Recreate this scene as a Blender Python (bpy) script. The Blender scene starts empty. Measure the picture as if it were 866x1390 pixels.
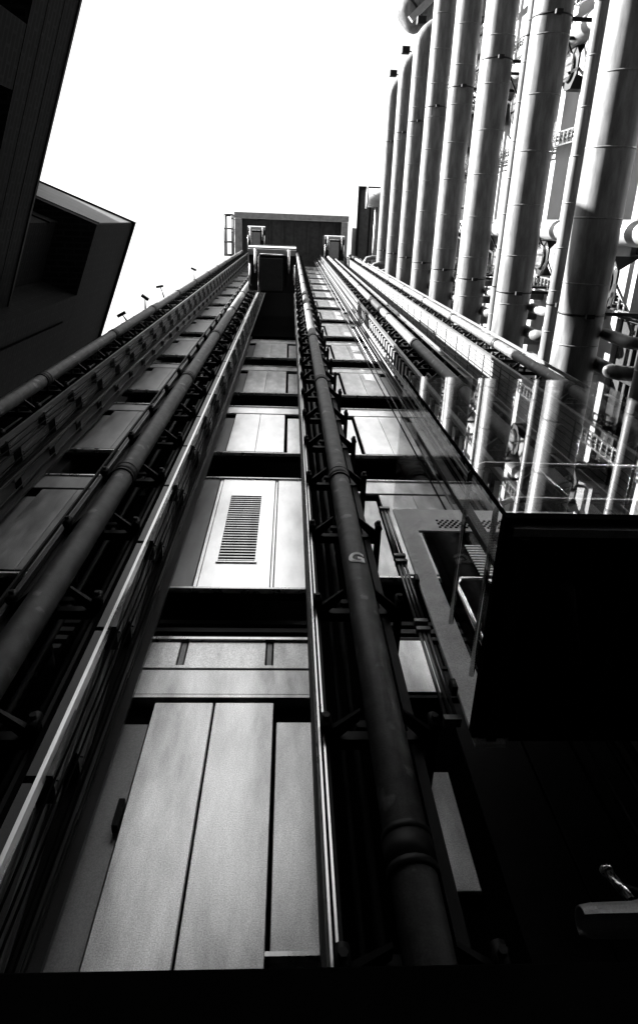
import bpy, bmesh, math, random
from mathutils import Vector, Matrix
random.seed(7)
sc = bpy.context.scene
C = sc.collection
R = math.radians

# ------------------------------------------------------------------ materials
def mat(name, col, rough=0.5, metal=0.0, nscale=6.0, amount=0.25, stretch=(1, 1, 1), bump=0.0, rvar=0.0, spec=0.5, brick=None, spots=0.0, grain=0.0):
    m = bpy.data.materials.new(name); m.use_nodes = True
    nt = m.node_tree; N = nt.nodes; L = nt.links
    b = N['Principled BSDF']
    b.inputs['Roughness'].default_value = rough
    b.inputs['Metallic'].default_value = metal
    b.inputs['Specular IOR Level'].default_value = spec
    tc = N.new('ShaderNodeTexCoord'); mp = N.new('ShaderNodeMapping')
    mp.inputs['Scale'].default_value = stretch
    L.new(tc.outputs['Object'], mp.inputs['Vector'])
    no = N.new('ShaderNodeTexNoise'); no.inputs['Scale'].default_value = nscale
    no.inputs['Detail'].default_value = 6; no.inputs['Roughness'].default_value = 0.6
    L.new(mp.outputs['Vector'], no.inputs['Vector'])
    mr = N.new('ShaderNodeMapRange')
    mr.inputs['From Min'].default_value = 0.3; mr.inputs['From Max'].default_value = 0.7
    mr.inputs['To Min'].default_value = col * (1 - amount); mr.inputs['To Max'].default_value = col * (1 + amount)
    L.new(no.outputs['Fac'], mr.inputs['Value'])
    out = mr.outputs['Result']
    if grain:
        n3 = N.new('ShaderNodeTexNoise'); n3.inputs['Scale'].default_value = 130; n3.inputs['Detail'].default_value = 1
        L.new(tc.outputs['Object'], n3.inputs['Vector'])
        g = N.new('ShaderNodeMapRange'); g.inputs['From Min'].default_value = 0.3; g.inputs['From Max'].default_value = 0.7
        g.inputs['To Min'].default_value = 1 - grain; g.inputs['To Max'].default_value = 1 + grain
        L.new(n3.outputs['Fac'], g.inputs['Value'])
        mu = N.new('ShaderNodeMath'); mu.operation = 'MULTIPLY'
        L.new(out, mu.inputs[0]); L.new(g.outputs['Result'], mu.inputs[1]); out = mu.outputs[0]
    if spots:
        vo = N.new('ShaderNodeTexVoronoi'); vo.inputs['Scale'].default_value = 4.0
        n2 = N.new('ShaderNodeTexNoise'); n2.inputs['Scale'].default_value = 9
        L.new(tc.outputs['Object'], n2.inputs['Vector'])
        ad = N.new('ShaderNodeVectorMath'); ad.operation = 'MULTIPLY_ADD'
        ad.inputs[1].default_value = (0.2, 0.2, 0.2)
        L.new(n2.outputs['Color'], ad.inputs[0]); L.new(tc.outputs['Object'], ad.inputs[2])
        L.new(ad.outputs[0], vo.inputs['Vector'])
        r2 = N.new('ShaderNodeMapRange'); r2.inputs['From Min'].default_value = 0.16; r2.inputs['From Max'].default_value = 0.24
        r2.inputs['To Min'].default_value = 1 + spots; r2.inputs['To Max'].default_value = 1.0
        L.new(vo.outputs['Distance'], r2.inputs['Value'])
        mu = N.new('ShaderNodeMath'); mu.operation = 'MULTIPLY'
        L.new(out, mu.inputs[0]); L.new(r2.outputs['Result'], mu.inputs[1]); out = mu.outputs[0]
    hb = None
    if brick:
        mb = N.new('ShaderNodeMapping'); mb.inputs['Scale'].default_value = (1, 1, 1)
        L.new(tc.outputs['UV'], mb.inputs['Vector'])
        br = N.new('ShaderNodeTexBrick'); br.inputs['Scale'].default_value = 1.0
        br.inputs['Brick Width'].default_value = brick[0]; br.inputs['Row Height'].default_value = brick[1]
        br.inputs['Mortar Size'].default_value = brick[2]
        br.inputs['Color1'].default_value = (1, 1, 1, 1); br.inputs['Color2'].default_value = (0.72, 0.72, 0.72, 1)
        br.inputs['Mortar'].default_value = (brick[3],) * 3 + (1,)
        L.new(mb.outputs['Vector'], br.inputs['Vector'])
        bw = N.new('ShaderNodeRGBToBW'); L.new(br.outputs['Color'], bw.inputs['Color'])
        mu = N.new('ShaderNodeMath'); mu.operation = 'MULTIPLY'
        L.new(out, mu.inputs[0]); L.new(bw.outputs['Val'], mu.inputs[1]); out = mu.outputs[0]
    if metal == 1.0 and 'steel' in name and name != 'polished_steel':
        b.inputs['Anisotropic'].default_value = ANI; b.inputs['Anisotropic Rotation'].default_value = AROT
        tg = N.new('ShaderNodeTangent'); tg.direction_type = 'RADIAL'; tg.axis = 'Z'; L.new(tg.outputs[0], b.inputs['Tangent'])
    cc = N.new('ShaderNodeCombineColor')
    for s in ('Red', 'Green', 'Blue'): L.new(out, cc.inputs[s])
    L.new(cc.outputs['Color'], b.inputs['Base Color'])
    if rvar:
        r3 = N.new('ShaderNodeMapRange'); r3.inputs['From Min'].default_value = 0.3; r3.inputs['From Max'].default_value = 0.7
        r3.inputs['To Min'].default_value = rough - rvar; r3.inputs['To Max'].default_value = rough + rvar
        L.new(no.outputs['Fac'], r3.inputs['Value']); L.new(r3.outputs['Result'], b.inputs['Roughness'])
    if bump:
        bp = N.new('ShaderNodeBump'); bp.inputs['Strength'].default_value = bump; bp.inputs['Distance'].default_value = 0.01
        L.new(no.outputs['Fac'], bp.inputs['Height']); L.new(bp.outputs['Normal'], b.inputs['Normal'])
    return m

M = {}
ANI = 0.75; AROT = 0.0
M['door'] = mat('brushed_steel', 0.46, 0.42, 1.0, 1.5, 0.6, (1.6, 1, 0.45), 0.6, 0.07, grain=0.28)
M['door_glare'] = mat('glare_brushed_steel', 0.88, 0.4, 1.0, 1.5, 0.3, (1.4, 1, 0.5), 0.4, 0.07, grain=0.1)  # glare on the lower middle panels held in a lighter base colour
M['door_dull_shaded'] = mat('dull_shaded_steel', 0.13, 0.45, 1.0, 1.5, 0.6, (1.6, 1, 0.45), 0.5, 0.08, grain=0.16)  # darker steel: reflected shade of the side bays held in the base colour
M['rail'] = mat('rail_steel', 0.5, 0.3, 1.0, 8, 0.3, (1, 1, 0.1), 0.1, 0.1)
M['dark'] = mat('dark_painted_steel', 0.0045, 0.55, 0.0, 8, 0.35, spec=0.1)
M['black'] = mat('black_granite', 0.002, 0.9, 0.0, 5, 0.3, spec=0.0)
M['void'] = mat('dark_recess', 0.003, 0.9, 0.0, 5, 0.3, spec=0.0)
M['pipe'] = mat('weathered_grey_pipe', 0.031, 0.55, 0.0, 7, 0.6, bump=0.5, spots=1.8, grain=0.25, spec=0.2)
M['screen'] = mat('grey_cladding', 0.033, 0.45, 0.3, 4, 0.35, (1, 1, 0.3), 0.1, grain=0.15)
M['pale'] = mat('pale_cladding', 0.06, 0.5, 0.2, 5, 0.35, (1, 1, 1), 0.1, grain=0.25)
M['duct'] = mat('stainless_duct', 0.06, 0.4, 0.0, 3, 0.45, (2, 0.4, 2), 0.12, 0.06, grain=0.15, spec=0.1)
M['wall'] = mat('white_metal_wall', 0.11, 0.45, 0.2, 2, 0.12, bump=0.05)
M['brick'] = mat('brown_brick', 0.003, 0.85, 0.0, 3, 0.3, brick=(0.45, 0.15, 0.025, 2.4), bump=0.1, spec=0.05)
M['stone'] = mat('pale_coping', 0.07, 0.6, 0.0, 3, 0.2, spec=0.2, brick=(1.2, 0.4, 0.02, 0.7))
M['soffit'] = mat('dark_soffit', 0.045, 0.7, 0.0, 3, 0.3, spec=0.15)
M['beam'] = mat('concrete_beam', 0.16, 0.7, 0.0, 3, 0.3, grain=0.2)
M['skirt'] = mat('skirt_steel', 0.14, 0.5, 0.3, 6, 0.15, grain=0.2)
M['railing'] = mat('dull_rail_metal', 0.09, 0.4, 0.6, 8, 0.3, (1, 1, 0.1), 0.1)
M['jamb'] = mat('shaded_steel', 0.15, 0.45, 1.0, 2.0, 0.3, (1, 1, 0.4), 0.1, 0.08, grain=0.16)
M['chrome'] = mat('polished_steel', 0.75, 0.18, 1.0, 4, 0.1)
M['plate'] = mat('grey_plate', 0.5, 0.5, 0.0, 6, 0.15, grain=0.25)
M['winglass'] = mat('dark_window_glass', 0.02, 0.12, 0.0, 3, 0.2, spec=0.5)
M['asphalt'] = mat('asphalt', 0.02, 0.85, 0.0, 40, 0.3, bump=0.3)
M['white'] = mat('white_trim', 0.17, 0.4, 0.0, 8, 0.08)
M['slat'] = mat('recess_slat_paint', 0.022, 0.5, 0.0, 8, 0.3, spec=0.2)
M['hatch'] = mat('hatch_paint', 0.012, 0.5, 0.0, 8, 0.3, spec=0.2)
M['letter'] = mat('white_letter_paint', 0.6, 0.5, 0.0, 30, 0.1)

def glass_mat(nm, f0, fs, tint):
    m = bpy.data.materials.new(nm); m.use_nodes = True
    nt = m.node_tree; N = nt.nodes; L = nt.links
    N.remove(N['Principled BSDF'])
    tr = N.new('ShaderNodeBsdfTransparent'); tr.inputs['Color'].default_value = (tint, tint, tint, 1)
    gl = N.new('ShaderNodeBsdfGlossy'); gl.inputs['Roughness'].default_value = 0.012
    lw = N.new('ShaderNodeLayerWeight'); lw.inputs['Blend'].default_value = 0.5
    pw = N.new('ShaderNodeMath'); pw.operation = 'POWER'; pw.inputs[1].default_value = 4.0
    ma = N.new('ShaderNodeMath'); ma.operation = 'MULTIPLY_ADD'; ma.inputs[1].default_value = fs; ma.inputs[2].default_value = f0; ma.use_clamp = True
    mx = N.new('ShaderNodeMixShader')
    L.new(lw.outputs['Facing'], pw.inputs[0]); L.new(pw.outputs[0], ma.inputs[0]); L.new(ma.outputs[0], mx.inputs[0])
    L.new(tr.outputs[0], mx.inputs[1]); L.new(gl.outputs[0], mx.inputs[2])
    L.new(mx.outputs[0], N['Material Output'].inputs['Surface'])
    return m
M['glass'] = glass_mat('lift_glass', .07, .62, .86)
M['clear'] = glass_mat('clear_lift_glass', .01, .3, .94)

# ------------------------------------------------------------------ mesh builder
class MB:
    def __init__(s): s.v = []; s.f = []; s.sm = []
    def face(s, pts, smooth=False):
        n = len(s.v); s.v += [tuple(p) for p in pts]; s.f.append(tuple(range(n, n + len(pts)))); s.sm.append(smooth)
    def hexa(s, p):   # 8 pts: bottom 4 ccw, top 4 ccw
        n = len(s.v); s.v += [tuple(q) for q in p]
        for a in ((0, 3, 2, 1), (4, 5, 6, 7), (0, 1, 5, 4), (1, 2, 6, 5), (2, 3, 7, 6), (3, 0, 4, 7)):
            s.f.append(tuple(n + i for i in a)); s.sm.append(False)
        return s
    def box(s, x0, x1, y0, y1, z0, z1):
        return s.hexa([(x0, y0, z0), (x1, y0, z0), (x1, y1, z0), (x0, y1, z0), (x0, y0, z1), (x1, y0, z1), (x1, y1, z1), (x0, y1, z1)])
    def bar(s, a, b, w, h=None, up=(0, 0, 1)):
        h = h or w; a = Vector(a); b = Vector(b); d = (b - a).normalized(); u = Vector(up)
        if abs(d.dot(u)) > 0.95: u = Vector((0, 1, 0))
        x = d.cross(u).normalized(); y = x.cross(d).normalized()
        q = []
        for c in (a, b):
            for i, j in ((-1, -1), (1, -1), (1, 1), (-1, 1)): q.append(c + x * i * w / 2 + y * j * h / 2)
        return s.hexa(q)
    def tube(s, pts, r, seg=14, caps=True, radii=None):
        pts = [Vector(p) for p in pts]; n0 = len(s.v); k = len(pts); prev = None
        for i, p in enumerate(pts):
            t = (pts[min(i + 1, k - 1)] - pts[max(i - 1, 0)]).normalized()
            if prev is None:
                a = Vector((0, 0, 1)) if abs(t.z) < 0.9 else Vector((1, 0, 0))
                x = t.cross(a).normalized()
            else:
                x = (prev - t * prev.dot(t)).normalized()
            prev = x; y = t.cross(x)
            rr = radii[i] if radii else r
            for j in range(seg):
                an = 2 * math.pi * j / seg
                s.v.append(tuple(p + (x * math.cos(an) + y * math.sin(an)) * rr))
        for i in range(k - 1):
            for j in range(seg):
                a = n0 + i * seg + j; b = n0 + i * seg + (j + 1) % seg
                s.f.append((a, b, b + seg, a + seg)); s.sm.append(True)
        if caps:
            s.f.append(tuple(n0 + j for j in reversed(range(seg)))); s.sm.append(False)
            s.f.append(tuple(n0 + (k - 1) * seg + j for j in range(seg))); s.sm.append(False)
        return s
    def prism(s, poly, z0, z1):
        n = len(poly); b = len(s.v)
        s.v += [(p[0], p[1], z0) for p in poly] + [(p[0], p[1], z1) for p in poly]
        s.f.append(tuple(b + i for i in reversed(range(n)))); s.f.append(tuple(b + n + i for i in range(n))); s.sm += [False] * 2
        for i in range(n):
            j = (i + 1) % n; s.f.append((b + i, b + j, b + n + j, b + n + i)); s.sm.append(False)
        return s
    def mesh(s, name, m, bevel=0):
        me = bpy.data.meshes.new(name); me.from_pydata(s.v, [], s.f)
        for p, q in zip(me.polygons, s.sm): p.use_smooth = q
        bm = bmesh.new(); bm.from_mesh(me); bmesh.ops.recalc_face_normals(bm, faces=bm.faces)
        if bevel:
            bmesh.ops.bevel(bm, geom=[e for e in bm.edges], offset=bevel, segments=1, affect='EDGES')
        bm.to_mesh(me); bm.free()
        me.materials.append(M[m]); return me
    def build(s, name, m, parent=None, bevel=0, loc=(0, 0, 0)):
        return link(name, s.mesh(name, m, bevel), parent, loc)

def link(name, me, parent=None, loc=(0, 0, 0)):
    o = bpy.data.objects.new(name, me); C.objects.link(o); o.location = loc
    if parent: o.parent = parent
    return o
def tag(o, label=None, cat=None, group=None, kind=None):
    if label: o['label'] = label
    if cat: o['category'] = cat
    if group: o['group'] = group
    if kind: o['kind'] = kind
    return o
def thing(name, label, cat, loc=(0, 0, 0), group=None):
    o = bpy.data.objects.new(name, None); C.objects.link(o); o.location = loc; o.empty_display_size = 0.3
    return tag(o, label, cat, group)
def boxuv(o):  # metres-scaled UVs on vertical walls
    me = o.data; uv = me.uv_layers.new(name='UVMap')
    for p in me.polygons:
        n = p.normal
        t = Vector((-n.y, n.x, 0))
        flat = t.length < 0.2
        if not flat: t.normalize()
        for li in p.loop_indices:
            v = me.vertices[me.loops[li].vertex_index].co
            uv.data[li].uv = (v.x, v.y) if flat else (v.dot(t), v.z)
    return o
ORD = ['', 'second', 'third', 'fourth', 'fifth', 'sixth', 'seventh', 'eighth', 'ninth', 'tenth', 'eleventh', 'twelfth']

G0 = -1.6      # street level; the camera is the origin
FH = 4.11      # storey height
TOP = 61.0

# ------------------------------------------------------------------ ground
tag(MB().box(-400, 400, -400, 400, G0 - 0.5, G0).build('ground', 'asphalt'), kind='structure')

# ------------------------------------------------------------------ lift tower wall with landing doors
tower = thing('lift_tower', 'tall steel-clad wall of stacked landing doors behind the lift columns', 'lift tower', (0, 4, G0))
def T(o): o.location = Vector(o.location) - Vector((0, 4, G0)); return o
D = 3.7
T(MB().box(-4.6, 5.6, 4.45, 9.0, G0, TOP).build('core_wall', 'void', tower))
T(MB().box(-4.75, -3.62, 3.9, 4.4, G0, TOP).box(4.95, 5.7, 3.9, 4.4, G0, TOP).build('end_wall', 'screen', tower))

# door module meshes (local x: centre of the bay, z from the panel foot)
def door_meshes(dm='door'):
    H = 2.92
    me = {}
    b = MB()
    b.box(-0.79, 0.79, D, D + 0.05, H - 0.50, H - 0.05)
    me['header'] = b.mesh('header_panel', dm, 0.006)
    me['leaf'] = MB().box(-0.245, 0.245, D, D + 0.04, 0.06, H - 0.56).mesh('door_leaf', dm, 0.005)
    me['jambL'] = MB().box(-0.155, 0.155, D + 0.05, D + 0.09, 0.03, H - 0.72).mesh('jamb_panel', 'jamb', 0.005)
    me['jambR'] = MB().box(-0.135, 0.135, D + 0.03, D + 0.07, 0.03, H - 0.72).mesh('jamb_panel', dm, 0.005)
    me['trim'] = MB().box(-0.8, 0.8, D - 0.02, D + 0.3, H - 0.035, H).mesh('edge_trim', 'rail')
    me['trim2'] = MB().box(-0.8, 0.8, D - 0.012, D + 0.05, -0.035, -0.003).mesh('edge_trim', 'rail')
    g = MB()
    for i in range(4): g.box(-0.8, 0.8, D + 0.22 + 0.04 * i, D + 0.28 + 0.04 * i, H + 0.14 + i * 0.2, H + 0.21 + i * 0.2)
    me['slats'] = g.mesh('recess_louvre', 'slat')
    me['back'] = MB().box(-0.8, 0.8, D + 0.1, D + 0.16, -0.01, H - 0.04).mesh('backing_panel', 'void')
    return me, H
DMB, H = door_meshes('door_glare'); DM0, H = door_meshes(); DM2, H = door_meshes('door_dull_shaded')
BAYS = [(-0.515, 0), (1.83, 1), (-2.95, 2), (4.22, 3)]
def landing(xc, zb, mirror, DM):
    p = T(link('landing_panel', DM['header'], tower, (xc, 0, zb)))
    s = -1 if mirror else 1
    for m, x in (('leaf', -0.27), ('leaf', 0.225)):
        link('door_leaf', DM[m], p, (s * x, 0, 0))
    link('jamb_panel', DM['jambL'], p, (s * -0.69, 0, 0)); link('jamb_panel', DM['jambR'], p, (s * 0.66, 0, 0))
    link('edge_trim', DM['trim'], p); link('edge_trim', DM['trim2'], p); link('backing_panel', DM['back'], p); link('recess_louvre', DM['slats'], p)
    return p
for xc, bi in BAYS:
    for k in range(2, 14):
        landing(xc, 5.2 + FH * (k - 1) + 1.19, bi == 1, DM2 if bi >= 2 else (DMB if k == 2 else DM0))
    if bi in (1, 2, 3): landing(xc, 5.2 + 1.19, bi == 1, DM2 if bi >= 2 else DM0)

# ground landing of each bay : big doors (z 1.3 .. 5.2)
def ground_landing(xc, s=1, dark=False):  # dark: reflection of the car underside is put into the panel colour
    p = T(MB().box(xc - 0.79, xc + 0.79, D, D + 0.05, 4.42, 4.74).build('landing_panel', 'dark' if dark else 'door', tower, 0.006))
    def ch(b, n, m, bev=0.005):
        if dark and n in ('door_leaf', 'upper_panel', 'joint_strip', 'door_sill') or (dark and n == 'edge_trim'): m = 'dark'
        if dark and n == 'jamb_panel': m = 'door' if m == 'door' else 'dark'
        o = b.build(n, m, p, bev); o.location = Vector((0, 0, 0)) ; return o
    def bx(a, b_, y0, y1, z0, z1):
        x0, x1 = (xc + s * a, xc + s * b_); return MB().box(min(x0, x1), max(x0, x1), y0, y1, z0, z1)
    ch(bx(-0.79, -0.43, D + .004, D + .05, 4.80, 5.15), 'upper_panel', 'door')
    ch(bx(-0.36, 0.36, D + .004, D + .05, 4.80, 5.15), 'upper_panel', 'door')
    ch(bx(0.43, 0.79, D + .004, D + .05, 4.80, 5.15), 'upper_panel', 'door')
    ch(bx(-0.42, -0.37, D + .012, D + .05, 4.80, 5.15), 'joint_strip', 'door_dull_shaded')
    ch(bx(0.37, 0.42, D + .012, D + .05, 4.80, 5.15), 'joint_strip', 'door_dull_shaded')
    ch(bx(-0.80, 0.80, D - .02, D + .3, 5.165, 5.2), 'edge_trim', 'rail', 0)
    ch(bx(-0.80, 0.80, D - .012, D + .1, 4.752, 4.788), 'edge_trim', 'door', 0)
    ch(bx(-0.80, 0.80, D - .016, D + .1, 4.365, 4.40), 'edge_trim', 'door', 0)
    ch(bx(-0.515, -0.042, D, D + .04, 1.2, 4.32), 'door_leaf', 'door')
    ch(bx(-0.026, 0.450, D, D + .04, 1.2, 4.32), 'door_leaf', 'door')
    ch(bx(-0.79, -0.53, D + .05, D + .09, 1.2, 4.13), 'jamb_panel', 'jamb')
    ch(bx(0.60 if dark else 0.475, 0.76, D + .03, D + .07, 2.7 if dark else 1.2, 3.62 if dark else 4.13), 'jamb_panel', 'door')
    if dark: o_ = ch(bx(.475, .79, D - .03, D - .004, 4.42, 5.15), 'side_panel', 'door')
    ch(bx(-0.80, 0.80, D + .1, D + .16, 1.2, 5.16), 'backing_panel', 'void', 0)
    h = MB(); zz = 3.12; x0 = xc + s * -0.535
    h.box(x0 - .03, x0 + .012, D - .04, D + .03, zz, zz + .22)
    ch(h, 'door_lock', 'dark')
    g = MB()
    for i in range(4): g.box(xc - 0.8, xc + 0.8, D + 0.22 + 0.04 * i, D + 0.28 + 0.04 * i, 5.34 + i * 0.2, 5.41 + i * 0.2)
    ch(g, 'recess_louvre', 'slat', 0)
    ch(MB().box(xc + .45, xc + .78, D - .03, D + .1, 2.31, 2.335), 'door_sill', 'rail', 0)
    return p
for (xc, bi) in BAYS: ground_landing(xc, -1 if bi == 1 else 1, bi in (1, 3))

# louvred panel on the first floor of the middle bay
xc = -0.515; zb = 6.12; H = 3.19
p = T(MB().box(xc - .80, xc + .80, D - .02, D + .3, zb + H - .035, zb + H).build('louvre_bay', 'rail', tower))
def ch(b, n, m, bev=0.004):
    o = b.build(n, m, p, bev); o.location = Vector((0, 0, 0)); return o
z0 = zb; z1 = zb + H - .05
ch(MB().box(xc - .79, xc - .475, D, D + .04, z0, z1), 'side_panel', 'door_dull_shaded')
ch(MB().box(xc - .465, xc - .425, D + .01, D + .04, z0, z1), 'joint_strip', 'door_glare')
ch(MB().box(xc + .365, xc + .395, D + .01, D + .04, z0, z1), 'joint_strip', 'door_glare')
ch(MB().box(xc + .405, xc + .79, D, D + .04, z0, z1), 'side_panel', 'door_glare')
vx0, vx1, vz0, vz1 = -0.79, -0.32, 6.66, 8.62
ch(MB().box(xc - .415, vx0, D, D + .04, z0, z1).box(vx1, xc + .355, D, D + .04, z0, z1).box(vx0, vx1, D, D + .04, z0, vz0).box(vx0, vx1, D, D + .04, vz1, z1), 'vent_panel', 'door_glare', 0)
v = MB()
n = 27
for i in range(n):
    z = vz0 + 0.03 + (vz1 - vz0 - .06) * (i + .5) / n
    v.box(vx0 + .021, vx1 - .021, D - .008, D + .010, z - .011, z + .011)
ch(v, 'vent_blades', 'rail', 0)
ch(MB().box(vx0, vx0 + .02, D - .016, D + .03, vz0, vz1).box(vx1 - .02, vx1, D - .016, D + .03, vz0, vz1).box(vx0 + .02, vx1 - .02, D - .016, D + .03, vz0, vz0 + .02).box(vx0 + .02, vx1 - .02, D - .016, D + .03, vz1 - .02, vz1), 'vent_frame', 'door_glare', 0)
ch(MB().box(xc - .8, xc + .8, D + .1, D + .16, z0, z1), 'backing_panel', 'void', 0)
ch(MB().box(xc - .8, xc + .8, D - .012, D + .05, z0 - .035, z0 - .003), 'edge_trim', 'rail', 0)
g = MB()
for i in range(4): g.box(xc - 0.8, xc + 0.8, D + 0.22 + 0.04 * i, D + 0.28 + 0.04 * i, zb + H + .14 + i * 0.2, zb + H + .21 + i * 0.2)
ch(g, 'recess_louvre', 'slat', 0)

# podium in front of the foot of the tower
tag(MB().box(-9, 6.2, 2.25, 3.55, G0, 1.385).build('podium_wall', 'black', None, 0.01), 'black stone podium wall at the foot of the lift tower', 'wall')

# ------------------------------------------------------------------ lift columns: riser pipe, uprights, brackets, screens
PY = 2.70; PT = FH / 3
def bracket_mesh():
    b = MB()
    b.box(-.36, .36, 2.92, 3.0, -.035, .035)
    b.box(-.36, -.30, 2.84, 3.64, -.03, .03); b.box(.30, .36, 2.84, 3.64, -.03, .03)
    for s in (-1, 1):
        b.hexa([(s * .30, 2.86, -.02), (s * .13, 2.72, -.012), (s * .13, 2.80, -.012), (s * .30, 2.98, -.02),
                (s * .30, 2.86, .02), (s * .13, 2.72, .012), (s * .13, 2.80, .012), (s * .30, 2.98, .02)])
        b.tube([(s * .33, 2.82, -.06), (s * .33, 2.82, .06)], .035, 8)
        b.tube([(s * .33, 2.84, 0), (s * .33, 2.76, 0)], .022, 6)
    b.box(-.15, .15, 2.83, 2.86, -.03, .03)
    b.box(-.02, .02, 2.84, 2.93, -.03, .03)
    return b.mesh('bracket', 'dark', 0)
BR = bracket_mesh()
def shingle_mesh(s):   # stepped folded cladding, faces +x (s=1)
    b = MB(); h = PT
    def blk(y0, y1, z0, z1, o0, o1):
        b.hexa([(0, y0, z0), (s * o0, y0, z0), (s * o0, y1, z0), (0, y1, z0), (0, y0, z1), (s * o1, y0, z1), (s * o1, y1, z1), (0, y1, z1)])
    blk(2.80, 3.00, .03, h - .02, .14, .05)
    blk(3.003, 3.22, .40, h + .35, .14, .05)
    for y in (2.86, 2.93): blk(y, y + .012, .06, h - .06, .155, .065)
    for y in (3.07, 3.15): blk(y, y + .012, .44, h + .31, .155, .065)
    blk(3.30, 3.45, .2, h + .16, .08, .0)
    blk(3.453, 3.62, .42, h + .38, .08, .0)
    return b.mesh('screen_panel', 'screen', 0)
SH = shingle_mesh(1)
def ladder_mesh():    # open frame with upright fins, faces -x
    b = MB()
    for i in range(3):
        b.box(-.03, .02, 2.93, 3.42, .05 + i * .456, .05 + i * .456 + .17)
    b.box(-.012, .012, 3.51, 3.55, 0.0, PT - .01)
    b.box(-.012, .012, 2.86, 2.88, 0.0, PT - .01)
    return b.mesh('screen_panel', 'pale', 0)
LD = ladder_mesh(); LD.materials.clear(); LD.materials.append(M['wall'])
def block_mesh():
    b = MB()
    b.box(0, .05, 2.86, 3.22, .02, PT - .02); b.box(0, .05, 3.26, 3.64, .02, PT - .02)
    return b.mesh('screen_panel', 'pale', 0)
BL = block_mesh()
names = ['leftmost lift column of grey pipe and stepped screens against the sky',
         'lift column between the left bay and the louvred middle bay',
         'lift column whose grey pipe carries a white letter G',
         'sunlit lift column with open finned screen behind the glass lift',
         'rightmost lift column with pale block screen beside the big ducts']
COLS = [-4.18, -1.79, 0.60, 3.09, 5.20]
NB = 43
for ci, (px, lab) in enumerate(zip(COLS, names)):
    col = thing('lift_column', lab, 'lift column', (px, 3, G0), 'lift columns up the tower')
    def K(o): o.location = Vector(o.location) - Vector((0, 3, G0)); return o
    pr = 0.108 if ci == 2 else 0.113
    pb = MB().tube([(0, PY, G0)] + [(0, PY, z) for z in range(4, 62, 4)] , pr, 20)
    pipe = K(pb.build('riser_pipe', 'pipe', col))
    cm = MB()
    cm.tube([(0, PY, -.11), (0, PY, -.07)], pr + .014, 20); cm.tube([(0, PY, .07), (0, PY, .11)], pr + .014, 20)
    cm.tube([(0, PY, -.07), (0, PY, .07)], pr + .012, 20)
    cme = cm.mesh('collar', 'dark')
    zz = 2.12 if ci == 2 else 1.75 + 0.35 * ((ci * 7) % 3)
    while zz < 60:
        o = link('collar', cme, pipe, (0, 0, zz)); zz += 4.72
    for s in (-1, 1):
        ux = .22 if (ci == 2 and s > 0) else .34
        K(MB().box(s * ux - .03, s * ux + .03, 2.94, 2.99, G0, TOP).build('upright', 'dark', col))
        K(MB().box(s * ux - .03, s * ux + .03, 3.60, 3.66, G0, TOP).build('upright', 'dark', col))
    # bracket stacks
    for k in range(NB):
        K(link('bracket', BR, col, (0, 0, 1.75 + k * PT)))
    # guide rails: ribbed channel on the inner edges
    def railmesh(x, w, m=None):
        b = MB()
        b.box(x - w, x + w, 2.90, 2.93, 1.2, TOP)
        for q in (-1, 0, 1): b.box(x + q * w * .8 - .006, x + q * w * .8 + .006, 2.87, 2.90, 1.2, TOP)
        return b
    K(MB().box(-.415, -.395, 2.82, 2.86, G0, TOP).build('edge_rail', 'dark', col))
    K(railmesh(-.37, .034 if ci == 2 else .02).build('guide_rail', 'rail' if ci == 2 else 'railing', col))
    if ci != 2: K(MB().box(.525, .525 + (.024 if ci == 1 else .02), 2.74, 2.765, 1.2, TOP).box(.54, .545, 2.765, 2.82, 1.2, TOP).build('guide_rail', 'rail' if ci == 1 else 'railing', col))
    if ci < 4 and ci != 2:
        K(MB().box(.405, .438, 2.80, 3.64, G0, TOP).build('screen_back', 'void', col))
        for k in range(NB): K(link('screen_panel', SH, col, (.44, 0, 1.3 + k * PT)))
        K(MB().box(.40, .60, 3.235, 3.285, G0, TOP).build('screen_post', 'dark', col))
        K(MB().box(.40, .58, 3.64, 3.68, G0, TOP).build('screen_post', 'screen', col))
    me = {3: LD, 4: BL}.get(ci)
    if me:
        for k in range(NB): K(link('screen_panel', me, col, (-.46, 0, 1.3 + k * PT)))
        K(MB().box(-.50, -.42, 2.78, 2.85, G0, TOP).box(-.50, -.42, 3.655, 3.69, G0, TOP).build('screen_post', 'screen', col))
    if ci == 4:
        for i in range(7): K(MB().tube([(-.48, 2.9 + i * .11, G0), (-.48, 2.9 + i * .11, TOP)], .009, 6).build('screen_wire', 'dark', col))
        for k in range(NB): K(MB().box(-.475, -.465, 2.86, 3.64, 1.9 + k * PT, 1.94 + k * PT).build('screen_band', 'dark', col))
    if ci == 3:
        K(MB().box(-.43, -.40, 2.85, 3.65, G0, TOP).build('screen_back', 'void', col))
    else:
        K(MB().box(-.33, -.31, 3.0, 3.6, G0, TOP).build('screen_back', 'void', col))
    # thin conduits at the back of the column
    for x, y, r in ((-.2, 3.2, .02), (-.1, 3.25, .03), (.15, 3.2, .025)):
        K(MB().tube([(x, y, G0), (x, y, TOP)], r, 8).build('conduit', 'screen', col))
    if ci in (0, 1, 3):
        for y_, x_ in ((2.80, .60), (3.26, .62), (2.88, .612), (2.96, .612), (3.10, .612), (3.18, .612), (3.36, .54), (3.54, .54)):
            K(MB().tube([(x_, y_, G0), (x_, y_, TOP)], .007, 6).build('screen_wire', 'dark' if y_ < 3.2 else 'railing', col))
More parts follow.
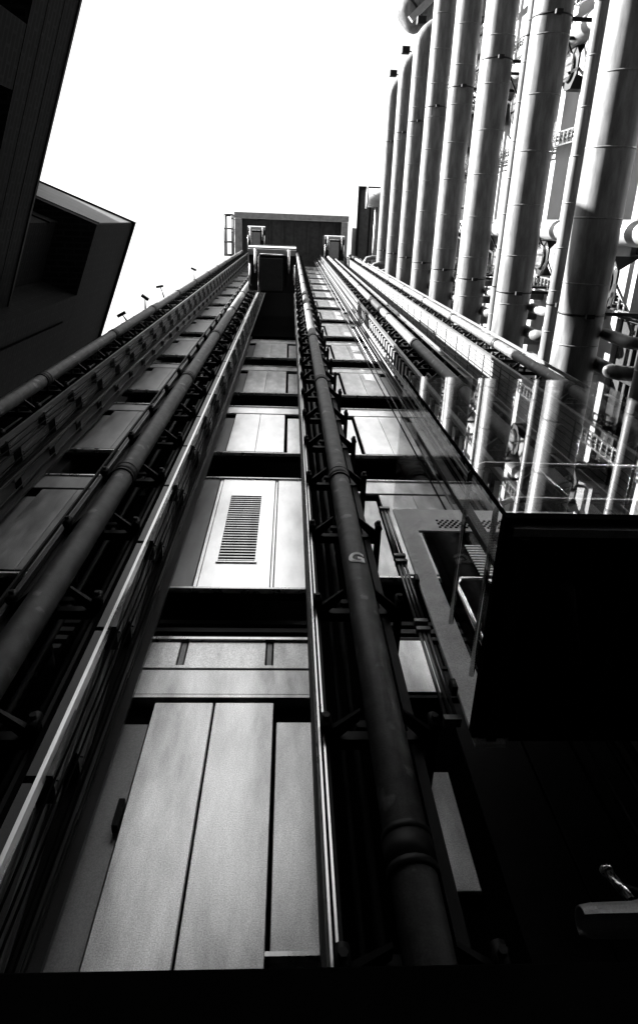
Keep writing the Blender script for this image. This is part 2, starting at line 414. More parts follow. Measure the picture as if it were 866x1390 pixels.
    if ci == 2:   # letter G wrapped on the pipe
        cu = bpy.data.curves.new('g', 'FONT'); cu.body = 'G'; cu.size = .19; cu.align_x = 'CENTER'; cu.align_y = 'CENTER'; cu.extrude = 0.002; cu.offset = 0.006
        to = bpy.data.objects.new('g', cu); C.objects.link(to)
        bpy.context.view_layer.update()
        me = bpy.data.meshes.new_from_object(to.evaluated_get(bpy.context.evaluated_depsgraph_get()))
        bpy.data.objects.remove(to)
        bm = bmesh.new(); bm.from_mesh(me)
        bmesh.ops.subdivide_edges(bm, edges=bm.edges, cuts=1)
        for v in bm.verts:
            a = v.co.x / pr - 0.0; rr = pr + .004 + v.co.z
            y_ = v.co.y
            v.co = Vector((math.sin(a) * rr, PY - math.cos(a) * rr, 4.78 + y_ * 1.15))
        bm.to_mesh(me); bm.free(); me.materials.clear(); me.materials.append(M['letter']); me.name = 'painted_letter'
        K(link('painted_letter', me, pipe)); pipe.children[-1].location = (0, 0, 0)
        for o in pipe.children:
            if o.name.startswith('painted'): o.location = (0, 0, 0)

# floodlights leaning out from the leftmost column
for i, (z, ln) in enumerate([(18.0, .22), (20.3, .34), (23.5, .42), (31.0, .45)]):
    lab = ['lowest floodlight on a thin stalk left of the leftmost column', 'second lowest floodlight on twin stalks left of the leftmost column',
           'floodlight with broad flat head on the leftmost column', 'topmost small floodlight above the leftmost column'][i]
    tl = (-.25, .3, -.1, .2)[i]; t = thing('floodlight', lab, 'floodlight', (COLS[0] - .12, PY, z), 'floodlights on the leftmost column')
    MB().tube([(0, 0, 0), (-.12, -ln * .9, .1)], .014, 6).tube([(.0, .0, -.15), (-.12, -ln * .9, .1)], .011, 6).build('arm', 'dark', t)
    lh = MB().box(-.14, .10, -.08, 0, -.04, .04).build('lamp_head', 'dark', t, 0, (-.12, -ln * .9, .1)); lh.rotation_euler = (0, 0, tl); t.rotation_euler = (tl * .5, 0, tl)

# ------------------------------------------------------------------ suspension cables in the right bay
for i, (x, y, r, lab) in enumerate([(2.00, 3.30, .012, 'thin dark cable nearest the doors in the right bay'), (2.10, 3.28, .012, 'second thin cable in the right bay'),
                             (2.22, 3.22, .02, 'thick bright guide cable in the right bay'), (2.31, 3.2, .012, 'rightmost thin cable in the right bay')]):
    tag(MB().tube([(0, 0, 0), (0, 0, TOP - 1.4)], r, 6).build('lift_cable', 'railing' if i in (1, 2) else 'dark', None, 0, (x, y, 1.4)), lab, 'cable', 'cables in the right bay')
tag(MB().box(-.03, .03, -.012, .012, 0, TOP - 1.4).box(-.008, .008, -.06, -.012, 0, TOP - 1.4).build('guide_rail', 'railing', None, 0, (2.42, 3.1, 1.4)), 'long steel guide rail on the right edge of the right bay', 'guide rail')

# ------------------------------------------------------------------ lift car seen from below, middle bay
def small_car(x0, x1, y0, y1, z, label, big=True):
    t = thing('lift_car', label, 'lift car', ((x0 + x1) / 2, (y0 + y1) / 2, z), 'wall-climbing lifts')
    w = (x1 - x0) / 2; d = (y1 - y0) / 2
    MB().box(-w, w, -d, d, 0, .25).build('base', 'dark', t, .01)
    MB().hexa([(-w, -d + .05, -.06), (w, -d + .05, -.06), (w, -d + .24, -.06), (-w, -d + .24, -.06), (-w, -d - .05, .3), (w, -d - .05, .3), (w, -d + .1, .3), (-w, -d + .1, .3)]).build('front_trim', 'white', t)
    b = MB()
    b.box(-w * .52, w * .45, -d * .55, d * .9, -.10, -.003)
    b.build('machine_hatch', 'skirt' if not big else 'hatch', t, .015)
    c = MB()
    c.tube([(-w * .56, d * .95, -.13), (-w * .56, -d * .6, -.13), (-w * .50, -d * .72, -.13), (w * .48, -d * .72, -.13)], .03, 8)
    for s in (-1, 1):
        c.tube([(s * w * .70, -d * .95, -.1), (s * w * .70, d * .1, -.1)], .05, 8)
        c.tube([(s * w * .93, -d * .3, -.08), (s * w * .93, d * .6, -.08)], .035, 8)
    c.box(-w, -w * .5, d * .9, d * .98, -.09, -.004)
    c.build('underside_pipework', 'chrome' if big else 'rail', t)
    MB().box(-w * .9, -w * .62, -d * .2, d * .7, -.07, -.003).box(w * .62, w * .9, -d * .2, d * .7, -.07, -.003).build('buffer', 'dark', t, .01)
    for s in (-1, 1):
        MB().box(s * w - .01, s * w + .01, -d, d, .3, 2.6).build('side_glass', 'glass', t)
    MB().box(-w + .02, w - .02, -d - .01, -d + .01, .3, 2.6).build('front_glass', 'glass', t)
    MB().box(-w, w, -d, d, 2.61, 2.85).build('roof', 'dark', t, .01)
    return t
small_car(-1.47, .20, .93, 2.45, 24.2, 'dark lift car with pale front edge high in the middle bay')
# dark walkway shaft lining behind it
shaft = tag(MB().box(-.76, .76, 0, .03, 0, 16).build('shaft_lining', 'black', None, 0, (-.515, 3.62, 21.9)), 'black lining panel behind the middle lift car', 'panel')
small_car(-3.45, -2.05, .6, 2.45, 56.0, 'small pale lift car parked under the left end of the roof box', False)
small_car(2.75, 4.35, 1.1, 2.95, 56.0, 'small pale lift car parked under the right end of the roof box', False)

# ------------------------------------------------------------------ hero glass lift
gx0, gx1, gy0, gy1, gz0, gz1 = 1.045, 2.86, 1.275, 2.58, 2.75, 5.80
hl = thing('glass_lift', 'large glass-walled lift car with black underside in the right bay', 'lift car', ((gx0 + gx1) / 2, (gy0 + gy1) / 2, gz0), 'wall-climbing lifts')
def Hh(o): o.location = Vector(o.location) - Vector(((gx0 + gx1) / 2, (gy0 + gy1) / 2, gz0)); return o
Hh(MB().box(gx0 + .02, gx1 - .02, gy0 + .04, gy1, gz0 - .02, gz0 + .06).build('floor_pan', 'black', hl, .004))
b = MB()   # sloped steel skirt under the front glass
b.hexa([(gx0 + .03, gy0 + .035, gz0 - .03), (gx1 - .03, gy0 + .035, gz0 - .03), (gx1 - .03, gy0 + .075, gz0 - .032), (gx0 + .03, gy0 + .075, gz0 - .032),
        (gx0 + .015, gy0 + .02, gz0 + .03), (gx1 - .015, gy0 + .02, gz0 + .03), (gx1 - .015, gy0 + .075, gz0 + .03), (gx0 + .015, gy0 + .075, gz0 + .03)])
Hh(b.build('front_skirt', 'skirt', hl))
Hh(MB().box(gx0 - .01, gx1 + .01, gy0 - .012, gy0 + .018, gz0 - .01, gz0 + .05).box(gx0 - .012, gx0 + .018, gy0 + .02, gy1, gz0 - .01, gz0 + .05).build('bottom_frame', 'black', hl))
Hh(MB().box(gx0 + .012, gx1 - .012, gy0, gy0 + .012, gz0 + .055, gz1).build('front_glass', 'glass', hl))
Hh(MB().box(gx0, gx0 + .010, gy0 + .0, gy1, gz0 + .055, gz1).build('side_glass', 'clear', hl))
Hh(MB().box(gx1 - .010, gx1, gy0 + .0, gy1, gz0 + .055, gz1).build('side_glass', 'clear', hl))
Hh(MB().box(gx0 + .012, gx1 - .012, gy0 + .015, gy1, gz1 - .02, gz1 - .005).build('roof_glass', 'clear', hl))
Hh(MB().box(gx0 - .006, gx0 + .014, gy0 - .006, gy0 + .004, gz0 + .05, gz1).build('corner_seal', 'black', hl))
Hh(MB().box(gx0 + .16, gx0 + .22, gy0 + .5, gy0 + .55, gz0 + .1, gz1 - .05).build('door_post', 'dark', hl))
# back wall : post plate, perforated header, dark doors with lit slots
Hh(MB().box(gx0 + .0, gx0 + .165, gy1 + .002, gy1 + .03, gz0 - .05, gz1 - .5).build('back_post', 'plate', hl, .003))
hp = Hh(MB().box(gx0 + .0, gx1 - .02, gy1 + .004, gy1 + .03, gz1 - .50, gz1 - .03).build('header_plate', 'plate', hl, .003))
d = MB()
for j in range(5):
    for i in range(24):
        x = gx0 + .38 + i * .05 + (j % 2) * .025; z = gz1 - .43 + j * .036
        d.tube([(x, gy1 + .003, z), (x, gy1 - .004, z)], .0125, 8)
d.build('perforation', 'black', hp)
Hh(MB().box(gx0 + .20, gx1 - .1, gy1 + .01, gy1 + .035, gz0, gz1 - .52).build('car_door', 'black', hl))
s_ = MB()
for i in range(12):
    z = gz1 - .80 - i * .045
    s_.box(gx0 + .52, gx0 + .80, gy1 + .000, gy1 + .008, z, z + .018)
s_.box(gx0 + .56, gx0 + .80, gy1, gy1 + .008, gz1 - 1.58, gz1 - 1.36)
Hh(s_.build('lit_slot_strips', 'door', hl))  # steel strips stand in for the lit slots beyond the doors
hr = MB()
for z in (gz0 + .45, gz0 + 1.0):
    hr.tube([(gx0 + .10, gy1 - .05, z), (gx0 + .10, gy0 + .16, z), (gx0 + .13, gy0 + .11, z), (gx0 + .18, gy0 + .09, z), (gx1 - .1, gy0 + .09, z)], .017, 10)
hr.tube([(gx0 + .26, gy1 - .06, gz0 + .3), (gx0 + .26, gy1 - .06, gz0 + 1.5), (gx0 + .31, gy1 - .06, gz0 + 1.58), (gx0 + .5, gy1 - .06, gz0 + 1.58), (gx0 + .55, gy1 - .06, gz0 + 1.5), (gx0 + .55, gy1 - .06, gz0 + .3)], .02, 10)
for x in (gx0 + .5, gx0 + 1.1):
    hr.tube([(x, gy0 + .09, gz0 + .45), (x, gy0 + .09, gz0 + 1.0)], .012, 8)
Hh(hr.build('handrail', 'chrome', hl))
Hh(MB().tube([(gx0 + .30, gy0 + .10, gz0 + .05), (gx0 + .30, gy0 + .10, gz0 + .15)], .045, 14).build('floor_fitting', 'dark', hl))
Hh(MB().tube([(gx0 + .3, gy0 + .3, gz0 - .1), (gx0 + .42, gy0 + .75, gz0 - .1)], .035, 12).build('underside_tube', 'dark', hl))
for z in (gz0 + .35, gz0 + 1.6):
    Hh(MB().box(gx0 - .035, gx0 + .0, gy1 - .04, gy1 + .03, z, z + .09).build('glass_clamp', 'dark', hl, .006))
ub = MB()
for x in (gx0 + .08, gx0 + .62, gx0 + 1.18, gx1 - .09): ub.box(x - .025, x + .025, gy0 + .08, gy1 - .02, gz0 - .06, gz0 - .021)
Hh(ub.build('underside_joist', 'dark', hl))
Hh(MB().box(gx0 + .7, gx0 + 1.1, gy0 + .5, gy0 + 1.0, gz0 - .09, gz0 - .022).build('underside_hatch', 'dark', hl, .01))
# running gear left of the car
gr = MB()
for z0_, z1_ in ((3.0, 3.9), (4.0, 4.9), (5.0, 6.0)):
    for x in (-.03, .0, .03): gr.tube([(x, 0, z0_), (x, 0, z1_)], .012, 8)
    gr.box(-.05, .05, -.03, .03, z0_ - .02, z0_ + .02); gr.box(-.05, .05, -.03, .03, z1_ - .02, z1_ + .02)
tag(gr.build('guide_shoe_rods', 'railing', None, 0, (1.0, 2.70, 0)), 'bundle of thin steel rods left of the glass lift back edge', 'rods')

# hooded steel fitting low at the right
hd = thing('hooded_fitting', 'curved steel hood with a short tube above it, low at right', 'hood', (1.30, 2.30, 1.555))
hd.scale = (.78, .78, .78)
def onz(x, y, z): return (x - 1.75, y - 1.9, z - 1.5)
q = MB()
st = [(-.30, .07), (-.24, .085), (-.05, .09), (.08, .12), (.25, .15), (.55, .26)]
def hp_(x, rr, a, dz): return (x, -.05 - rr * math.sin(a), -.06 - (rr - .09) * .4 + rr * math.cos(a) + dz)
for k in range(len(st) - 1):
    for i in range(14):
        a0 = math.radians(-95 + 190 * i / 14); a1 = math.radians(-95 + 190 * (i + 1) / 14)
        (x0, r0), (x1, r1) = st[k], st[k + 1]
        q.face([hp_(x0, r0, a0, 0), hp_(x1, r1, a0, 0), hp_(x1, r1, a1, 0), hp_(x0, r0, a1, 0)], True)
        q.face([hp_(x0, r0 - .008, a0, 0), hp_(x0, r0 - .008, a1, 0), hp_(x1, r1 - .008, a1, 0), hp_(x1, r1 - .008, a0, 0)], True)
        if k == 0: q.face([hp_(x0, r0, a0, 0), hp_(x0, r0, a1, 0), hp_(x0, r0 - .008, a1, 0), hp_(x0, r0 - .008, a0, 0)])
for a0 in (math.radians(-95), math.radians(95)):
    for k in range(len(st) - 1):
        (x0, r0), (x1, r1) = st[k], st[k + 1]
        q.face([hp_(x0, r0, a0, 0), hp_(x0, r0 - .008, a0, 0), hp_(x1, r1 - .008, a0, 0), hp_(x1, r1, a0, 0)])
q.build('hood', 'skirt', hd)
MB().tube([(.02, .02, .10), (-.01, .05, .27)], .024, 14).tube([(-.01, .05, .27), (-.013, .053, .295)], .032, 14).build('spigot', 'rail', hd)
MB().tube([(.0, .05, .2), (.12, .06, .16), (.5, .06, .16)], .02, 10).build('side_tube', 'dark', hd)

MB().box(.1, .5, -.12, .06, -.30, -.13).build('foot', 'dark', hd)
# ------------------------------------------------------------------ roof box
rb = thing('roof_plant_room', 'dark box-shaped plant room overhanging the top of the lift tower', 'plant room', (0, 1, 62))
zR = 62.0
def RB(b, n, m, bev=0): 
    o = b.build(n, m, rb, bev); o.location = Vector((0, -1, -zR)); return o
RB(MB().box(-4.75, 4.95, .003, 9, zR + .6, zR + 6), 'enclosure', 'soffit')
RB(MB().box(-5.0, 5.1, -.50, -.0, zR - .2, zR + 1.0), 'edge_beam', 'beam', .03)
RB(MB().box(-4.95, -4.3, .01, 3.9, zR - .3, zR + .5), 'side_beam', 'beam', .03)
RB(MB().box(4.5, 5.05, .01, 3.9, zR - .3, zR + .5), 'side_beam', 'beam', .03)
for i in range(8):
    RB(MB().box(-4.2 + i * 1.15, -4.16 + i * 1.15, .05, 3.6, zR + .3, zR + .55), 'soffit_joist', 'soffit')
lc = MB()
for x in (-5.75, -5.1):
    for y in (-.25, .9, 2.0, 3.1): 
        lc.tube([(x, y, zR - 1.2), (x, y, zR + .9)], .05, 6)
for z in (zR - 1.2, zR, zR + .8):
    for x in (-5.75, -5.1): lc.tube([(x, -.25, z), (x, 3.1, z)], .05, 6)
    for y in (-.25, .9, 2.0, 3.1): lc.tube([(-5.75, y, z), (-5.1, y, z)], .05, 6)
lc.box(-5.8, -5.0, -.3, -.1, zR + .8, zR + 1)
RB(lc, 'service_cage', 'dark')

# ------------------------------------------------------------------ duct facade on the right
XB = 6.5; SP = 0.7305 * XB; ZB = 2.255 * XB
of = thing('duct_facade', 'white metal office wall with window strips behind the big ducts', 'building', (9, -2, G0))
def OF(b, n, m, bev=0):
    o = b.build(n, m, of, bev); o.location = Vector((-9, 2, -G0)); return o
YA, YZ = -16.0, 10.0
for k in range(-3, 8):
    z = ZB + SP * k
    ya = YA if k < 5 else -8.2
    w = MB().box(8.6, 9.0, ya, YZ, z - 2.25, z + .85)
    n = int((YZ - ya) / 1.5)
    OF(w, 'spandrel', 'wall', .01)
    wf = OF(MB().box(8.75, 8.9, ya, YZ, z + .86, z + SP - 2.26), 'window_strip', 'winglass')
    mu = MB()
    for i in range(n + 1): mu.box(8.62, 8.745, ya + i * 1.5, ya + i * 1.5 + .09, z + .86, z + SP - 2.26)
    mu.box(8.66, 8.74, ya, YZ, z + .862, z + .93); mu.box(8.66, 8.74, ya, YZ, z + 1.5, z + 1.55)
    mo = mu.build('mullion', 'dark', wf)
OF(MB().box(9.0, 18, YA, YZ, G0, ZB + SP * 4.6), 'core', 'soffit')
OF(MB().box(9.0, 18, -8.2, YZ, ZB + SP * 4.6 + .01, ZB + SP * 7.8), 'core', 'soffit')

ringc = {}
def duct(x, z, r, y0, y1, label, name='air_duct', group='large horizontal ducts', step=2.4, capped=False, elbow=True, seg=36):
    t = thing(name, label, 'duct', (x, 0, z), group)
    pts = []
    if elbow:   # turn into the building at the near end
        for i in range(7):
            a = math.pi / 2 * i / 6
            pts.append((1.3 * r * 1.4 * (1 - math.sin(a)), y0 - 1.3 * r * 1.4 * (1 - 0) * math.cos(a) , 0))
        pts = [(2.0, pts[0][1], 0)] + pts
    else: pts.append((0, y0, 0))
    y = y0 + 1
    while y < y1 - .5: pts.append((0, y, 0)); y += 2.0
    pts.append((0, y1, 0))
    MB().tube(pts, r, seg).build('duct_body', 'duct', t)
    key = round(r, 3)
    if key not in ringc:
        ringc[key] = (MB().tube([(0, -.018, 0), (0, .018, 0)], r + .004, seg).mesh('seam', 'duct'),
                      MB().tube([(0, -.022, 0), (0, .022, 0)], r + .012, seg).box(-r * .25, r * .1, -.05, .05, -r - .12, -r - .01).box(r * .9, 2.2, -.04, .04, -.05, .05).mesh('clamp', 'dark'))
    for y in (1.7, -5.0, -11.4):
        if y > y0 + .3: link('clamp', ringc[key][1], t, (0, y, 0))
    y = 3.6 + random.uniform(-.3, .3)
    while y > y0 + .2:
        if min(abs(y - q) for q in (1.7, -5.0, -11.4)) > .2: link('seam', ringc[key][0], t, (0, y, 0))
        y -= step * .55
    return t
BIG = .49
nb = 0
for k in range(-2, 8):
    y0 = -15 if k < 5 else -7.6 + (7 - k) * -.35
    lab = 'lowest big steel duct beside the tower, at the right edge' if k == -2 else ('topmost and farthest-looking big steel duct of the stack' if k == 7 else '%s big steel duct from the bottom of the stack' % ORD[k + 2])
    duct(XB, ZB + SP * k, BIG, y0, 5.0, lab, elbow=(k >= 5))
for k in range(-1, 7):
    y0 = -15 if k < 5 else -7.2
    lab = ('%s slim steel pipe from the bottom, running above a big duct' % ('lowest' if k == -1 else ORD[k + 2])) 
    duct(XB + .05, ZB + SP * k + 1.75, .17, y0, 5.0, lab, 'slim_duct', 'slim horizontal pipes', 1.8, elbow=False, seg=20)

for k in range(-1, 7):
    lab = '%s thin pipe counted upwards, tucked deep behind the big ducts against the wall' % (ORD[k + 2] if k > -1 else 'lowest')
    duct(XB + .95, ZB + SP * k + 2.75 + .25 * (k % 2), .09, -15 if k < 5 else -7.4, 5.0, lab, 'thin_pipe', 'thin pipes behind the ducts', 1.8, elbow=False, seg=14)
# branch pipes turning from the wall under each big duct
for k in range(-1, 7):
    z = ZB + SP * k
    t = thing('branch_pipe', '%s set of elbowed branch pipes behind the rightmost column' % ('lowest' if k == -1 else ORD[k + 2] + ' lowest'), 'pipework', (7, 2.6, z), 'elbowed branch pipes')
    for j, (dy, dz, r) in enumerate(((.2, -1.1, .16), (-.5, -1.5, .13), (.9, -1.8, .2))):
        MB().tube([(1.7, dy, dz), (.25, dy, dz), (.08, dy, dz + .05), (0, dy, dz + .18), (0, dy, dz + 1.2)], r, 14).build('branch', 'duct', t)
# black octagonal hangers with tapered plates on the wall, and sloping tubes
hn = MB()
oc = [(.55 * math.cos(math.pi / 4 * i + .39), .55 * math.sin(math.pi / 4 * i + .39)) for i in range(8)]
hn.prism(oc, 0, .3); 
HM = None
def hanger(x, y, z, lab):
    t = thing('wall_anchor', lab, 'bracket', (x, y, z), 'black anchors behind the ducts')
    b = MB(); n = len(oc); base = len(b.v)
    for xx in (-.5, .0):
        b.v += [(xx, p[0] * 1.1, p[1] * 1.1) for p in oc]
    b.f.append(tuple(range(n))); b.f.append(tuple(range(n, 2 * n))); b.sm += [False, False]
    for i in range(n):
        j = (i + 1) % n; b.f.append((i, j, n + j, n + i)); b.sm.append(False)
    b.build('plate', 'dark', t)
    MB().tube([(-.52, 0, 0), (-.6, 0, 0)], .36, 24).build('ring', 'rail', t)
    MB().bar((-.3, 0, .2), (-1.0, -.6, 1.7), .07).bar((-.3, 0, -.2), (-1.2, .5, -1.9), .07).bar((-.3, 0, 0), (-1.1, -1.1, -.3), .05).build('strut', 'dark', t)
    b = MB()
    b.hexa([(-.45, -.25, -.55), (-.1, -.25, -.55), (-.1, .25, -.55), (-.45, .25, -.55), (-.7, -.6, -1.9), (-.1, -.6, -1.9), (-.1, .6, -1.9), (-.7, .6, -1.9)])
    b.build('fishtail_duct', 'wall', t)
    return t
ys = [-9.6, -4.4, 0.8]
i = 0
for k in range(-1, 6):
    for yi, yy in enumerate(ys):
        if k >= 5 and yy < -8: continue
        z = ZB + SP * k + 2.3
        fl = ['lowest', 'second-lowest', 'third-lowest', 'fourth-lowest', 'fifth-lowest', 'sixth-lowest', 'topmost'][k + 1]
        hanger(8.5, yy + .3 * ((k + 1) % 2), z, 'black anchor plate, %s of its row, in the %s row from the tower' % (fl, ['third', 'second', 'first'][yi]))
def cladder(x, y, lab, z0=G0, z1=ZB + SP * 7.3):
    t = thing('cable_ladder', lab, 'cable tray', (x, y, z0), 'upright cable trays')
    b = MB(); h = z1 - z0
    b.box(-.02, .02, -.2, -.16, 0, h); b.box(-.02, .02, .16, .2, 0, h)
    z = .1
    while z < h: b.box(-.015, .015, -.158, .158, z, z + .07); z += .3
    b.build('tray', 'rail', t)
    MB().tube([(.06, -.08, 0), (.06, -.08, h)], .03, 6).tube([(.06, .02, 0), (.06, .02, h)], .04, 6).build('cable', 'dark', t)
for i, y in enumerate([1.6, -2.6, -6.2]):
    cladder(8.1, y, ['upright cable tray behind the ducts nearest the tower', 'upright cable tray behind the middle of the ducts', 'upright cable tray behind the near end of the upper ducts'][i])
cladder(8.1, -11.0, 'upright cable tray at the far street end of the duct wall', z1=ZB + SP * 4.5)
for i, (y, z1) in enumerate([(0.0, ZB + SP * 7.4), (-5.2, ZB + SP * 7.4), (-7.9, ZB + SP * 7.4), (-12.4, ZB + SP * 4.6)]):
    tag(MB().tube([(0, 0, 0), (0, 0, z1 - G0)], .30 if i != 2 else .12, 24).build('wall_column', 'wall', None, 0, (8.0, y, G0)),
        ['round pale column behind the ducts nearest the tower', 'round pale column behind the middle of the ducts', 'slim pale pipe at the upper corner of the duct wall', 'round pale column at the street end of the duct wall'][i], 'column')
# roof duct with hoops near the top right corner
t = thing('roof_duct', 'fat hooped duct bending off the roof at the top of the picture', 'duct', (7.0, -11.6, 44))
def rp(q): return (-.9 + q * .74, .9 - q * .67, 0)
rr_ = [(0, .35), (.08, .68), (.22, .88), (.45, .98), (.8, 1.0)]
MB().tube([rp(a) for a, _ in rr_] + [rp(2.2), rp(2.3), rp(3.4), rp(6)], 1.0, 36, True, [b for _, b in rr_] + [1.0, 1.0, 1.0, 1.0]).build('duct_body', 'duct', t)
for q in (.75, 2.6): MB().tube([rp(q), rp(q + .12)], 1.06, 36, False).build('hoop', 'dark', t)
MB().bar((-.6, 1.0, -1.15), (3.2, -2.6, -1.15), .35, .3).build('cradle', 'beam', t)
# pieces on the duct ends
for i, (k, y) in enumerate(((5, -9.6), (6, -9.3), (7, -9.0))):
    tag(MB().box(-.25, .2, -.18, .18, -.2, .2).bar((.1, 0, 0), (1.6, .5, -.1), .06).build('duct_end_lamp', 'dark', None, .02, (XB - .1, y, ZB + SP * k + .5)),
        ['dark box lamp beyond the end of the lower of the three short ducts', 'dark box lamp beyond the end of the middle short duct', 'dark box lamp beyond the end of the topmost duct'][i], 'lamp', 'box lamps at the duct ends')

# neighbouring plant room above the ducts
nt_ = thing('second_plant_room', 'dark plant room box right of the main roof box', 'plant room', (7.6, 0, 63))
MB().box(-1.7, 3.5, -3.0, 5.0, 0, 6).build('enclosure', 'soffit', nt_)
MB().box(-1.7, -1.45, -3.0, 5.0, -.15, -.005).box(-1.44, 3.5, -3.0, -2.7, -.15, -.005).build('edge_beam', 'dark', nt_)
MB().box(-.6, -.5, -2.6, 5, -.06, -.002).box(.5, .56, -2.6, 5, -.06, -.002).build('soffit_joint', 'void', nt_)
t = thing('tank_duct', 'short white drum duct in front of the second plant room', 'duct', (5.9, -1.85, 55.5))
MB().tube([(0, 0, 0), (3.2, 0, 0)], .68, 28).build('duct_body', 'wall', t)
MB().tube([(-.06, 0, 0), (.04, 0, 0)], .80, 28, False).build('flange', 'beam', t)
MB().tube([(1.0, 0, 0), (1.1, 0, 0)], .74, 28).build('hoop', 'dark', t)
MB().tube([(.8, .6, 0), (.8, 7, 0)], .12, 10).tube([(1.2, .6, 0), (1.2, 7, 0)], .1, 10).build('down_pipe', 'wall', t)
for i in range(3):
    s = i * .55
    tag(MB().tube([(3, 0, 0), (.5, 0, 0), (.15, .08, 0), (0, .4, 0), (0, 2.4, 0)], .17, 14).build('hooped_pipe', 'duct', None, 0, (5.45 + s * .45, 2.35 + s * .5, 50 - s * 4.5)),
        ['topmost white bent pipe above the rightmost column', 'middle white bent pipe above the rightmost column', 'lowest white bent pipe above the rightmost column'][i], 'pipe', 'white bent pipes')

# ------------------------------------------------------------------ brick building on the left
SC = 0.80; ZL = 28.0 * SC
lb = thing('brick_building', 'dark brick building with stepped corner and deep recesses at left', 'building', (-14, 0, G0))
def LB(b, n, m, bev=0, uv=False, par=None):
    o = b.build(n, m, par or lb, bev)
    o.location = Vector((14, 0, -G0)) if par is None else Vector((0, 0, 0))
    if uv: boxuv(o)
    return o
def xy(a): return Vector((a[0], a[1], 0))
cor = Vector((-.2223 * ZL, .0130 * ZL, 0)); dB = Vector((-.0578, .1496, 0)).normalized(); dA = Vector((-.947, -.322, 0)).normalized()
dA = Vector((-dB.y, dB.x, 0)).normalized()
if dA.x > 0: dA = -dA
def Pp(a, b): v = cor + dA * a + dB * b; return (v.x, v.y)
# projecting block: corner, right face runs along dB, near face along dA
def ring(a0, a1, b0, b1, z0, z1):
    a0, a1, b0, b1 = (q * SC for q in (a0, a1, b0, b1))
    z0, z1 = (q if q in (G0, ZL) or abs(q - ZL) < .25 else q * SC for q in (z0, z1))
    return MB().prism([Pp(a0, b0), Pp(a1, b0), Pp(a1, b1), Pp(a0, b1)], z0, z1)
NB_ = 4.6    # near face depth
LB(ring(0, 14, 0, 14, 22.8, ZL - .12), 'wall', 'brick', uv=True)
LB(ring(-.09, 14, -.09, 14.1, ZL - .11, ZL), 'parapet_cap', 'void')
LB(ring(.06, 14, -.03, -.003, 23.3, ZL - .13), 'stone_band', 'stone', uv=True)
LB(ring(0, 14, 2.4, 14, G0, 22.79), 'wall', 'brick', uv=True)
LB(ring(1.2, 14, .45, 2.39, 19.4, 22.3), 'bay_box', 'brick', uv=True)
LB(ring(1.5, 14, .7, 2.39, 22.31, 22.79), 'bay_neck', 'void')
LB(ring(2.8, 14, 1.0, 2.39, G0, 19.39), 'bay_box', 'brick', uv=True)
LB(ring(1.15, 14, .40, .449, 22.0, 22.29), 'ledge', 'brick', uv=True)
for z in (18.4, 14.2, 10.0):
    w = LB(ring(2.6, 14, .7, .99, z - 2.3, z - 2.0), 'sill', 'stone', uv=True)
    LB(ring(3.2, 6.2, .93, .99, z - 1.9, z), 'window', 'winglass')
LB(ring(-.02, -.003, 3.2, 3.26, 6, 22), 'wall_joint', 'void')
# taller tier hidden behind the front wing, kept to shadow the columns
n0 = Vector((-.08, 0, 0)) + Vector((-.2727 * ZL, -.2477 * ZL, 0)); n1 = Vector((-.4269 * ZL, .1595 * ZL, 0)); e = (n1 - n0).normalized(); nn = Vector((-e.y, e.x, 0))
if nn.x > 0: nn = -nn
def Q(s, dpt): v = n0 + e * s + nn * dpt; return (v.x, v.y)
def ring2(s0, s1, d0, d1, z0, z1):
    s0, s1, d0, d1 = (q * SC for q in (s0, s1, d0, d1))
    z0, z1 = (q if q in (G0, ZL) or abs(q - ZL) < .25 else q * SC for q in (z0, z1))
    return MB().prism([Q(s0, d0), Q(s1, d0), Q(s1, d1), Q(s0, d1)], z0, z1)
LB(ring2(-1.2, 16, 0, 16, 24.5, ZL), 'wall', 'brick', uv=True)
LB(ring2(-1.25, 16.05, -.05, .5, ZL + .005, ZL + .2), 'parapet_cap', 'dark')
LB(ring2(-1.2, 16, 1.2, 16, G0, 24.49), 'wall', 'brick', uv=True)
for s0 in (-1.2, 3.6, 8.4, 13.2):
    LB(ring2(s0, min(s0 + 2.2, 16), 0.01, 1.19, G0, 24.48), 'pier', 'brick', uv=True)
    for z in (20.5, 16.4, 12.3):
        LB(ring2(s0 + 2.5, s0 + 4.5, 1.1, 1.19, z - 2.2, z), 'window', 'winglass')

SN = .52; ZN = 28.0 * SN
m0 = Vector((-.2727 * ZN, -.2477 * ZN, 0))
def ring3(s0, s1, d0, d1, z0, z1):
    f = lambda a, b: tuple((m0 + e * a + nn * b)[:2])
    return MB().prism([f(s0, d0), f(s1, d0), f(s1, d1), f(s0, d1)], z0, z1)
nw = LB(ring3(-.9, 7.3, 0, 3, 12.6, ZN), 'front_wing', 'brick', uv=True)
LB(ring3(-.93, 7.33, -.03, .3, ZN + .004, ZN + .09), 'parapet_cap', 'dark')
LB(ring3(-.9, 7.3, .7, 3, G0, 12.59), 'front_wing', 'brick', uv=True)
for s0 in (.9, 3.6, 6.3):
    LB(ring3(s0, s0 + 1.0, .005, .69, G0, 12.58), 'pier', 'brick', uv=True)
for s0 in (-.6, 2.1, 4.9):
    for z in (12.0, 9.6, 7.2):
        w = LB(ring3(s0, s0 + 1.2, .64, .69, z - 1.7, z), 'window', 'winglass')
        LB(ring3(s0 - .05, s0 + 1.25, .56, .69, z - 1.8, z - 1.71), 'sill', 'stone', uv=True)
for z in (13.2, 13.9):
    LB(ring3(-.9, 7.3, -.004, -.001, z, z + .02), 'wall_joint', 'void')
LB(MB().box(-16, -4.6, -22, -6.4, G0, 11.5), 'added_shade_wing', 'brick', uv=True)  # unseen mass added behind left to cut ambient light low down
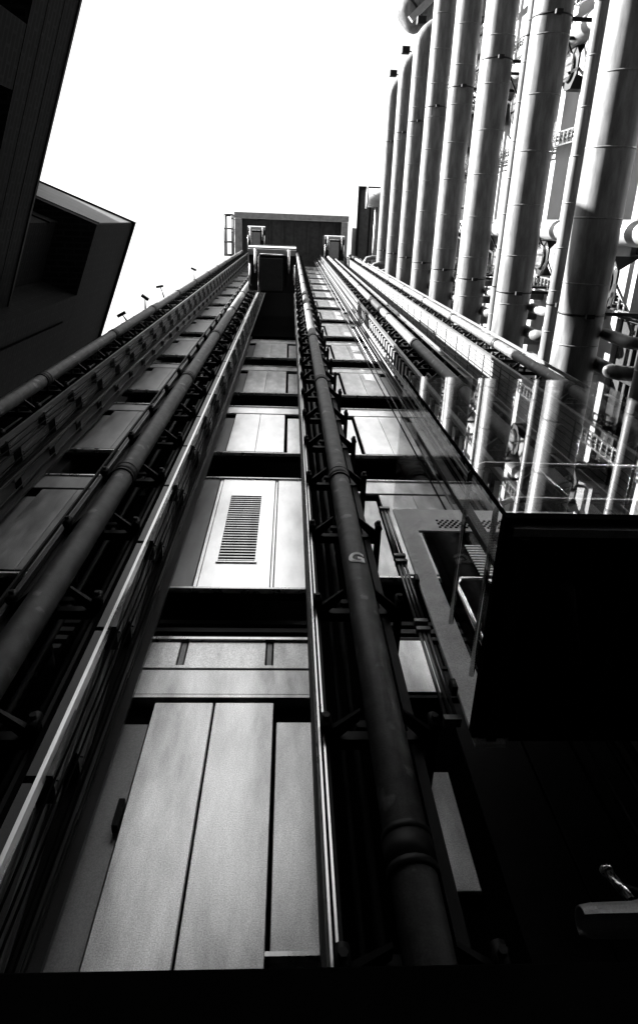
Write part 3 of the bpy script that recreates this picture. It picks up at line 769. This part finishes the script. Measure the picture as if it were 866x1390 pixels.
# street side behind the camera, unseen, put in and raised to dim the lower doors
ob = thing('street_block', 'unseen dark block closing the street behind the viewer', 'building', (0, -34, G0))
MB().box(-40, 30, -6, 6, 0, 25).build('wall', 'brick', ob)

# ------------------------------------------------------------------ world, sun, camera
w = bpy.data.worlds.new('World'); sc.world = w; w.use_nodes = True
nt = w.node_tree; N = nt.nodes; L = nt.links
sky = N.new('ShaderNodeTexSky'); sky.sky_type = 'NISHITA'; sky.sun_disc = False
SUN = Vector((-1.0, -.5, .65)).normalized()
el = math.asin(SUN.z); az = math.atan2(SUN.x, SUN.y)
sky.sun_elevation = el; sky.sun_rotation = az
sky.air_density = 1.5; sky.dust_density = 0.6
bw = N.new('ShaderNodeRGBToBW')
L.new(sky.outputs[0], bw.inputs[0]); L.new(bw.outputs[0], N['Background'].inputs['Color'])
N['Background'].inputs['Strength'].default_value = 0.05
sl = bpy.data.lights.new('sun', 'SUN'); sl.energy = 5.0; sl.angle = R(0.5); sl.color = (1, 1, 1)
so = bpy.data.objects.new('sun', sl); C.objects.link(so)
so.rotation_euler = SUN.to_track_quat('Z', 'Y').to_euler()

cd = bpy.data.cameras.new('camera'); cam = bpy.data.objects.new('camera', cd); C.objects.link(cam); sc.camera = cam
Rw = [[0.9985395666137801, 0.019261951516469516, 0.05047485641922702], [-0.036507043795294236, 0.9292702056983988, 0.36759232929236185], [-0.03982423458263666, -0.36889817297600275, 0.9286162653727719]]
m = Matrix(((Rw[0][0], -Rw[0][1], -Rw[0][2], 0), (Rw[1][0], -Rw[1][1], -Rw[1][2], 0), (Rw[2][0], -Rw[2][1], -Rw[2][2], 0), (0, 0, 0, 1)))
cam.matrix_world = m
cd.sensor_fit = 'HORIZONTAL'; cd.sensor_width = 36; cd.lens = 886.079 / 866 * 36; cd.shift_y = -45 / 866
cd.clip_start = .02; cd.clip_end = 2000
sc.view_settings.view_transform = 'Standard'; sc.view_settings.look = 'None'; sc.view_settings.gamma = 1
sc.view_settings.exposure = 4.1
sc.cycles.max_bounces = 8; sc.cycles.transparent_max_bounces = 12
